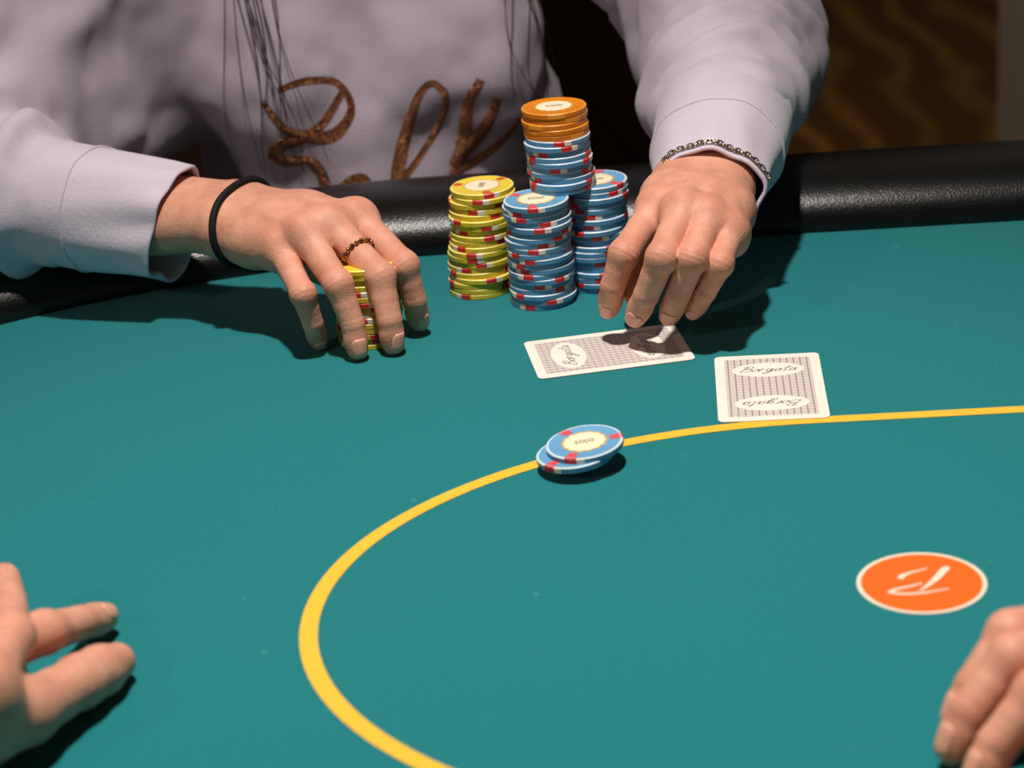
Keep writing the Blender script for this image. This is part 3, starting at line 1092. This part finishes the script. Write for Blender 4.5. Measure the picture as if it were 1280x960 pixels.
for spec, bv in ((HAND_A, BA), (HAND_B, BB)):
    for nme, f in spec['fingers'].items():
        w = {'index': 0.0104, 'middle': 0.0108, 'ring': 0.0102, 'pinky': 0.0086}[nme]
        ax = vec(f[3]) - vec(f[2])
        o = nail(bv, f[3], ax, dorsal_of(f), w, w * 1.12, None); on(body, o)

# trousers and shoes under the table
F = Field((-0.36, 1.08, -0.775), (0.19, 1.80, -0.16), 0.007)
D = F.new()
F.ball(D, (-0.085, 1.61, -0.235), 0.10, 0.03, (1.5, 1.05, 0.85))
for s_ in (1, -1):
    hx = -0.085 + 0.085 * s_; kx = -0.085 + 0.13 * s_
    F.cap(D, (hx, 1.60, -0.235), (kx, 1.20, -0.25), 0.078, 0.058, 0.03)
    F.cap(D, (kx, 1.20, -0.25), (kx, 1.25, -0.66), 0.058, 0.05, 0.02)
V, Q = F.surface(D)
on(player, link_obj('trousers', grid_mesh('trousers', V, Q), M['trousers']))
for s_ in (1, -1):
    kx = -0.085 + 0.13 * s_
    F = Field((kx - 0.07, 1.02, -0.765), (kx + 0.07, 1.34, -0.62), 0.005)
    D = F.new()
    F.cap(D, (kx, 1.27, -0.712), (kx, 1.09, -0.722), 0.042, 0.036, 0.01, (1, 1, 1))
    F.cap(D, (kx, 1.26, -0.70), (kx, 1.25, -0.66), 0.04, 0.04, 0.02)
    sl, X, Y, Z = F.sub((kx - 1, 0, -2), (kx + 1, 3, 1))
    D[sl] = np.maximum(D[sl], -(Z + 0.757))
    V, Q = F.surface(D)
    on(player, link_obj('shoe', grid_mesh('shoe', V, Q), M['shoe']))

# sweatshirt
F = Field((-0.50, 1.17, -0.32), (0.31, 1.78, 0.33), 0.0042)
D = F.new()
F.cap(D, (-0.085, 1.585, -0.30), (-0.083, 1.580, 0.03), 0.118, 0.108, 0.03, (1.06, 1.02, 0.6))
F.cap(D, (-0.083, 1.580, 0.0), (-0.083, 1.585, 0.16), 0.112, 0.112, 0.05, (1.1, 0.95, 0.8))
for s_ in (1, -1):
    F.ball(D, (-0.083 + 0.062 * s_, 1.512, 0.085), 0.058, 0.05)
F.cap(D, (-0.20, 1.58, 0.215), (0.04, 1.585, 0.215), 0.062, 0.062, 0.05)
for a, b, r1, r2 in ((SH_A, EL_A, 0.064, 0.060), (EL_A, (-0.315, 1.276, 0.073), 0.058, 0.047), ((-0.315, 1.276, 0.073), (-0.2715, 1.2555, 0.066), 0.047, 0.0385),
                     (SH_B, EL_B, 0.064, 0.058), (EL_B, (0.158, 1.36, 0.076), 0.056, 0.047), ((0.158, 1.36, 0.076), (0.150, 1.292, 0.072), 0.047, 0.042)):
    F.cap(D, a, b, r1, r2, 0.03)
# cloth sagging under the sleeves
F.cap(D, (-0.330, 1.37, 0.060), (-0.255, 1.50, 0.080), 0.05, 0.05, 0.04)
F.cap(D, (-0.265, 1.49, 0.12), (-0.235, 1.535, 0.20), 0.05, 0.05, 0.04)
F.carve(D, (-0.085, 1.565, 0.325), 0.075, 0.02)
V, Q = F.surface(D)
me = grid_mesh('sweatshirt', V, Q)
nr = np.zeros(len(V) * 3, dtype=np.float32); me.vertices.foreach_get('normal', nr); nr = nr.reshape(-1, 3)
sl_dir = unit(vec(EL_A) - vec(PW_A))
torso_w = np.clip((V[:, 1] - 1.40) / 0.05, 0, 1)
fold = 0.0042 * vnoise(V * (22, 22, 30)) + 0.0018 * vnoise(V * 60 + 7)
t_arm = (V - vec(PW_A)) @ sl_dir
crease = np.where(V[:, 0] < -0.22, 0.0045 * np.sin(t_arm * 200 + 3.5 * vnoise(V * 16 + 3)) * np.clip((t_arm - 0.11) / 0.03, 0, 1), 0)
t_b = V[:, 1]
crease_b = np.where((V[:, 0] > 0.09) & (V[:, 1] < 1.5), 0.0032 * np.sin(t_b * 210 + 4 * vnoise(V * 15 + 9)) * np.clip((t_b - 1.29) / 0.03, 0, 1), 0)
drape = 0.006 * np.sin(V[:, 0] * 75 + 14 * V[:, 2] + 2.5 * vnoise(V * 9)) * torso_w * np.clip((0.2 - V[:, 2]) / 0.1, 0, 1)
V2 = V + nr * (fold + crease * (1 - torso_w) + crease_b + drape)[:, None]
me.vertices.foreach_set('co', V2.astype(np.float32).ravel()); me.update()
shirt = on(player, link_obj('sweatshirt', me, M['shirt']))
BS = bvh_of(V2, Q)

def cuff_mesh(path, n, up=(0, 0, 1), pinch=None, fold_amp=0.0012, seed=0, lip=0.0022, inner=0.03):
    """open sleeve end. path: list of (centre, half width, half height, tilt); the first ring is the opening"""
    P_ = [vec(p[0]) for p in path]
    rings = []
    cp = catmull([list(p[0]) + [p[1], p[2], p[3]] for p in path], 7)
    cs = [q[:3] for q in cp]
    for i, q in enumerate(cp):
        t = unit(cs[max(i - 1, 0)] - cs[min(i + 1, len(cs) - 1)])     # towards the opening
        s_ = unit(np.cross(t, vec(up))); u = np.cross(s_, t)
        rings.append((q[:3], t, s_, u, q[3], q[4], q[5]))
    rs = np.random.RandomState(seed)
    ph = rs.uniform(0, TAU, 6)
    def pt(k, q, dr=0.0):
        c, t, s_, u, a, b, tilt = rings[k]
        f = fold_amp * (1 - k / K) * (math.sin(3 * q + ph[0] + k * 0.09) + 0.8 * math.sin(5 * q + ph[1] - k * 0.13) + 0.5 * math.sin(9 * q + ph[2] + 0.2 * k))
        pn = (pinch[1] * math.exp(-((((q - rad(pinch[0]) + math.pi) % TAU) - math.pi) / rad(pinch[2])) ** 2) * math.exp(-k / 7.0)) if pinch else 0
        x = (a + f + dr) * math.cos(q); y = (b + f + dr) * math.sin(q)
        l = math.hypot(x, y)
        x += pn * x / l; y += pn * y / l
        return c + s_ * x + u * y + t * (tilt * math.sin(q))
    K = len(rings)
    rows = []
    for k in range(K - 1, -1, -1):
        rows.append([pt(k, TAU * j / n) for j in range(n)])
    c, t = rings[0][0], rings[0][1]
    rows.append([pt(0, TAU * j / n, -lip * 0.35) + t * lip * 0.55 for j in range(n)])
    rows.append([pt(0, TAU * j / n, -lip) + t * lip * 0.1 for j in range(n)])
    for k in range(1, K - 2):
        rows.append([pt(k, TAU * j / n, -lip) for j in range(n)])
    vs = [v for r in rows for v in r]
    fs = []
    for i in range(len(rows) - 1):
        for j in range(n):
            l = (j + 1) % n
            fs.append((i * n + j, i * n + l, (i + 1) * n + l, (i + 1) * n + j))
    return vs, fs, pt, rings

CUFF_A = [((-0.1970, 1.2235, 0.0570), 0.0355, 0.0345, 0.004), ((-0.2150, 1.2310, 0.0600), 0.0370, 0.0365, 0.003),
          ((-0.2450, 1.2430, 0.0640), 0.0395, 0.0385, 0.001), ((-0.2720, 1.2560, 0.0665), 0.0400, 0.0390, 0.0)]
vs, fs, ptA, ringsA = cuff_mesh(CUFF_A, 72, pinch=(-100, 0.0085, 26), seed=3, fold_amp=0.0019)
cf = on(shirt, link_obj('cuff', mesh('cuff', vs, fs), M['cuff']))
CUFF_B = [((0.1250, 1.1660, 0.0650), 0.0318, 0.0280, -0.004), ((0.1300, 1.1920, 0.0675), 0.0345, 0.0325, -0.003),
          ((0.1390, 1.2350, 0.0700), 0.0410, 0.0370, 0.0), ((0.1500, 1.2920, 0.0725), 0.0440, 0.0400, 0.0)]
vs, fs, ptB, ringsB = cuff_mesh(CUFF_B, 72, pinch=(-42, 0.0110, 42), seed=8)
on(shirt, link_obj('cuff', mesh('cuff', vs, fs), M['cuff']))

for ptf, rg_, kk in ((ptA, ringsA, 15), (ptB, ringsB, 13)):
    mb = MB(); mb.tube([ptf(kk, TAU * j / 60, 0.0003) for j in range(60)], 0.0009, 6, True)
    on(shirt, mb.build('cuff_seam', M['cuff']))

# rose gold lettering across the chest: pen strokes laid on the cloth
LET = [
    ([(-0.1021, 0.0720),(-0.1190, 0.0497),(-0.1359, 0.0393),(-0.1514, 0.0358),(-0.1565, 0.0272),(-0.1473, 0.0216),(-0.1334, 0.0210),(-0.1253, 0.0100),(-0.1247, -0.0054),(-0.1323, -0.0207)], (7, 9, 13, 15, 15, 12, 11, 12, 13, 10)),
    ([(-0.1598, 0.0711),(-0.1494, 0.0524),(-0.1388, 0.0437),(-0.1232, 0.0382),(-0.1088, 0.0429),(-0.0977, 0.0598),(-0.1072, 0.0783),(-0.1267, 0.0829),(-0.1473, 0.0788)], (6, 9, 11, 15, 12, 8, 7, 8, 6)),
    ([(-0.1196, -0.0230),(-0.1139, -0.0039),(-0.1034, 0.0068),(-0.0939, 0.0078),(-0.0931, -0.0014),(-0.1040, -0.0102),(-0.1150, -0.0136)], (8, 9, 10, 12, 10, 7, 6)),
    ([(-0.0301, 0.0657),(-0.0386, 0.0735),(-0.0485, 0.0661),(-0.0581, 0.0444),(-0.0663, 0.0211),(-0.0705, 0.0021),(-0.0681, -0.0091)], (7, 7, 8, 12, 14, 14, 10)),
    ([(-0.0301, 0.0657),(-0.0306, 0.0539),(-0.0386, 0.0367),(-0.0512, 0.0198),(-0.0648, 0.0058)], (7, 7, 7, 7, 8)),
    ([(-0.0036, 0.0722),(-0.0137, 0.0554),(-0.0178, 0.0349),(-0.0211, 0.0172),(-0.0270, 0.0031),(-0.0368, -0.0082)], (9, 12, 14, 18, 12, 8)),
    ([(0.0072, 0.0566),(0.0000, 0.0394),(-0.0093, 0.0252),(-0.0206, 0.0159),(-0.0296, 0.0070)], (9, 12, 14, 15, 10)),
    ([(-0.0344, -0.0072),(-0.0268, -0.0006),(-0.0146, 0.0039),(0.0001, 0.0123),(0.0140, 0.0249),(0.0219, 0.0374)], (7, 8, 10, 9, 8, 6)),
]
mb = MB()
for pts, ws in LET:
    pp = catmull(pts, 8)
    ww = np.interp(np.linspace(0, 1, len(pp)), np.linspace(0, 1, len(ws)), ws) * 0.00072
    vs = []
    for i in range(len(pp)):
        a, b = pp[max(i - 1, 0)], pp[min(i + 1, len(pp) - 1)]
        d = unit((b[0] - a[0], b[1] - a[1])); nx, nz = -d[1], d[0]
        for off in (-0.5, -0.17, 0.17, 0.5):
            x, z = pp[i][0] + nx * ww[i] * off, pp[i][1] + nz * ww[i] * off
            hit = BS.ray_cast(Vector((x, 1.30, z)), Vector((0, 1, 0)), 0.5)
            y = hit[0].y if hit[0] is not None else 1.47
            vs.append((x, y - (0.0010 if abs(off) < 0.3 else 0.0002), z))
    n = len(pp)
    mb.add(vs, [(i * 4 + j, i * 4 + j + 1, i * 4 + j + 5, i * 4 + j + 4) for i in range(n - 1) for j in range(3)])
o = on(shirt, mb.build('script_lettering', M['glitter']))
o['label'] = 'rose gold glitter script lettering'

# hair: a cap on the head and long locks in front of the shoulders
F = Field((-0.22, 1.40, 0.16), (0.05, 1.70, 0.62), 0.005)
D = F.new()
F.ball(D, HC + (0, 0.035, 0.03), 0.090, 0.02, (0.98, 1.08, 1.12))
for s_ in (1, -1):
    F.cap(D, HC + (0.075 * s_, 0.01, 0.03), HC + (0.088 * s_, 0.02, -0.14), 0.026, 0.030, 0.03)
    F.cap(D, HC + (0.088 * s_, 0.02, -0.14), HC + (0.100 * s_, -0.02, -0.26), 0.030, 0.016, 0.03)
F.cap(D, HC + (0, 0.085, 0.0), HC + (0, 0.10, -0.22), 0.06, 0.05, 0.04)
F.carve(D, HC + (0, -0.085, -0.02), 0.062, 0.015, (0.95, 1, 1.25))
V, Q = F.surface(D)
hair = on(player, link_obj('hair', grid_mesh('hair', V, Q), M['hair']))
mb = MB()
RH = random.Random(5)
for (x0, x1, cnt) in ((-0.185, -0.150, 6), (-0.150, -0.118, 7), (0.020, 0.052, 6)):
    for i in range(cnt):
        x = RH.uniform(x0, x1); zt = 0.33; zb = RH.uniform(0.005, 0.06)
        sw = RH.uniform(-0.012, 0.012); ph = RH.uniform(0, 6)
        pts = []
        for k in range(22):
            t = k / 21
            z = zt + (zb - zt) * t
            xx = x * t + (1 - t) * (-0.085 + (0.095 if x > -0.085 else -0.095)) + sw * math.sin(3.2 * t * math.pi + ph) * t
            hit = BS.ray_cast(Vector((xx, 1.30, z)), Vector((0, 1, 0)), 0.5)
            y = (hit[0].y if hit[0] is not None else 1.50) - 0.004 - 0.003 * abs(math.sin(ph + 5 * t))
            if hit[0] is None: y = 1.50
            pts.append([xx, y, z])
        ys = np.array([p[1] for p in pts]); ys = np.minimum(ys, np.convolve(np.pad(ys, 2, 'edge'), np.ones(5) / 5, 'valid'))
        for p, y in zip(pts, ys): p[1] = float(y)
        mb.tube(pts, [0.0008 * (1 - 0.7 * k / 21) for k in range(22)], 5)
o = on(hair, mb.build('loose_strands', M['hair'])); o['kind'] = 'stuff'

# black elastic hair tie round the wrist, ring on the middle finger
ring_pts = surface_ring(BA, (-0.1520, 1.2018, 0.0640), (0.80, -0.48, 0.14), 48, 0.0016, (0, 0, 1))
mb = MB(); mb.tube(ring_pts, 0.0023, 10, True)
o = on(player, mb.build('hair_tie', M['tie'])); o['label'] = 'black elastic hair tie worn round the wrist'
f = [vec(q) for q in HAND_A['fingers']['middle']]
c = f[0] * 0.44 + f[1] * 0.56
rp = surface_ring(BA, c, f[1] - f[0], 40, 0.0006, (0, 0, 1))
mb = MB(); mb.tube(rp, 0.0009, 8, True)
rg = on(player, mb.build('ring', M['ring_metal'])); rg['label'] = 'thin gold ring set with dark red beads'
mb = MB(); mb2 = MB()
for i in range(0, 40, 2):
    d = (Vector(rp[i]) - Vector(c)).normalized()
    p = Vector(rp[i]) + d * 0.0008
    (mb if i % 4 == 0 else mb2).lathe([(0.0001, -0.0014), (0.0010, -0.0010), (0.0014, 0.0), (0.0010, 0.0010), (0.0001, 0.0014)], 8, p)
on(rg, mb.build('dark_beads', M['ring_stone'])); on(rg, mb2.build('gold_beads', M['ring_metal']))

# chain bracelet lying over the cuff of the other hand
pts = []
for i in range(46):
    t = i / 45
    q = rad(172 - 232 * t)
    m_ = min(max((t - 0.56) / 0.14, 0.0), 1.0)          # where the chain slips over the edge, inside the cuff
    k = 0.9 - 0.6 * m_; dr = 0.0016 - 0.0062 * m_
    k0 = int(k); fr_ = k - k0
    a = ptB(k0, q, dr); b = ptB(k0 + 1, q, dr)
    p = a * (1 - fr_) + b * fr_ + ringsB[0][1] * (0.0045 * math.sin(math.pi * m_) + 0.002 * m_)
    pts.append(Vector(p))
mb = MB()
for i in range(len(pts) - 1):
    a, b = pts[i], pts[i + 1]
    t = (b - a).normalized(); m_ = (a + b) / 2
    out = (m_ - Vector(ringsB[0][0])); out = (out - t * out.dot(t)).normalized()
    w = t.cross(out)
    side_v = w if i % 2 == 0 else (out * 0.75 + w * 0.65).normalized()
    L_ = (b - a).length * 0.78
    lp = [m_ + t * (L_ * math.cos(TAU * k / 12)) + side_v * (0.0015 * math.sin(TAU * k / 12)) for k in range(12)]
    mb.tube(lp, 0.00048, 6, True)
o = on(player, mb.build('chain_bracelet', M['chain'])); o['label'] = 'metal chain bracelet lying over the cuff'

# ------------------------------------------------------------------ chair under the player
chair = empty('chair', (-0.07, 1.66, -0.76))
tag(chair, 'brown leather chair with quilted back behind the seated person', 'chair')
def part(mb, name, m, shade=True):
    return on(chair, mb.build(name, m, None, shade))
mb = MB(); mb.box((-0.07, 1.62, -0.37), (0.48, 0.46, 0.09), bev=0.025); part(mb, 'seat', M['chair'])
mb = MB(); mb.box((-0.07, 1.885, -0.02), (0.48, 0.07, 0.56), Euler((rad(-6), 0, 0)), 0.02); bk = part(mb, 'backrest', M['chair'])
mb = MB()
for i in range(-5, 6):
    for s_ in (1, -1):
        a = Vector((-0.07 + 0.07 * i - 0.14 * s_, 0, -0.24)); b = Vector((-0.07 + 0.07 * i + 0.14 * s_, 0, 0.22))
        seg = []
        for k in range(12):
            p = a.lerp(b, k / 11)
            if abs(p.x + 0.07) < 0.215:
                seg.append((p.x, 1.848 + 0.105 * (p.z + 0.02), p.z))
        if len(seg) > 2: mb.tube(seg, 0.0025, 6)
on(bk, mb.build('quilt_seams', M['chair']))
mb = MB(); mb.tube([(-0.07, 1.86, -0.40), (-0.07, 1.885, -0.30), (-0.07, 1.88, -0.2)], 0.02, 10); part(mb, 'back_stem', M['chair_metal'])
for sx in (1, -1):
    for sy in (1, -1):
        mb = MB(); mb.tube([(-0.07 + 0.19 * sx, 1.62 + 0.18 * sy, -0.41), (-0.07 + 0.21 * sx, 1.62 + 0.20 * sy, -0.76)], [0.016, 0.013], 12)
        part(mb, 'leg', M['chair_metal'])

# ------------------------------------------------------------------ the two hands at the near edge of the picture
def hand_person(spec, label, sleeve, h=0.0011):
    V, Q, fl = hand_field(spec, h)
    p = empty('person', spec['arm_end'])
    tag(p, label, 'person')
    me = grid_mesh('hand', V, Q); set_flush(me, fl)
    b = on(p, link_obj('forearm_and_hand', me, M['skin']))
    bv = bvh_of(V, Q)
    for nme, f in spec['fingers'].items():
        w = {'index': 0.0110, 'middle': 0.0114, 'ring': 0.0108, 'pinky': 0.0092}[nme]
        on(b, nail(bv, f[3], vec(f[3]) - vec(f[2]), dorsal_of(f), w, w * 1.1, None))
    vs, fs, _, _ = cuff_mesh(sleeve, 48, seed=4)
    on(p, link_obj('sleeve', mesh('sleeve', vs, fs), M['sleeve_grey']))
    return p
HAND_C = dict(
    wrist=(-0.258, 0.655, 0.034), arm_end=(-0.300, 0.560, 0.040), back=(0.05, -0.1, 1.0), side=(0.92, -0.38, 0.0), scale=1.08,
    fingers=dict(
        index=[(-0.2265, 0.7330, 0.0350), (-0.2040, 0.7700, 0.0260), (-0.1942, 0.7935, 0.0165), (-0.1878, 0.8110, 0.0090)],
        middle=[(-0.2118, 0.6967, 0.0440), (-0.2094, 0.7387, 0.0420), (-0.2201, 0.7824, 0.0360), (-0.2293, 0.8155, 0.0300)],
        ring=[(-0.2630, 0.7120, 0.0400), (-0.2640, 0.7530, 0.0360), (-0.2640, 0.7770, 0.0270), (-0.2635, 0.7930, 0.0180)],
        pinky=[(-0.2790, 0.6990, 0.0350), (-0.2840, 0.7320, 0.0290), (-0.2860, 0.7500, 0.0210), (-0.2870, 0.7640, 0.0130)]),
    thumb=[(-0.228, 0.690, 0.026), (-0.203, 0.716, 0.0205), (-0.1870, 0.7460, 0.0150), (-0.1760, 0.7690, 0.0098)])
hand_person(HAND_C, 'bare hand spread on the felt in the lower left corner, fingers pointing away',
            [((-0.285, 0.594, 0.040), 0.036, 0.033, 0), ((-0.32, 0.515, 0.05), 0.043, 0.040, 0), ((-0.38, 0.39, 0.080), 0.046, 0.044, 0), ((-0.44, 0.22, 0.105), 0.050, 0.050, 0)])
HAND_D = dict(
    wrist=(0.3010, 0.6840, 0.040), arm_end=(0.3960, 0.6940, 0.046), back=(0.0, 0.05, 1.0), side=(0.05, 1.0, 0.0), scale=1.08,
    fingers=dict(
        index=[(0.2220, 0.7010, 0.0360), (0.1810, 0.6870, 0.0345), (0.1650, 0.6780, 0.0190), (0.1580, 0.6740, 0.0085)],
        middle=[(0.2200, 0.6800, 0.0390), (0.1765, 0.6660, 0.0365), (0.1585, 0.6580, 0.0200), (0.1515, 0.6540, 0.0085)],
        ring=[(0.2220, 0.6590, 0.0370), (0.1805, 0.6460, 0.0335), (0.1640, 0.6390, 0.0185), (0.1570, 0.6350, 0.0082)],
        pinky=[(0.2260, 0.6400, 0.0310), (0.1935, 0.6280, 0.0265), (0.1800, 0.6220, 0.0160), (0.1725, 0.6180, 0.0075)]),
    thumb=[(0.2790, 0.7000, 0.028), (0.2510, 0.7070, 0.021), (0.2230, 0.6970, 0.0145), (0.2010, 0.6860, 0.0100)])
hand_person(HAND_D, 'bare knuckles of a hand resting in the lower right corner beyond the orange logo',
            [((0.3810, 0.6930, 0.046), 0.036, 0.033, 0), ((0.4600, 0.6600, 0.052), 0.043, 0.040, 0), ((0.5600, 0.4800, 0.075), 0.046, 0.044, 0), ((0.6500, 0.2000, 0.110), 0.050, 0.050, 0)])
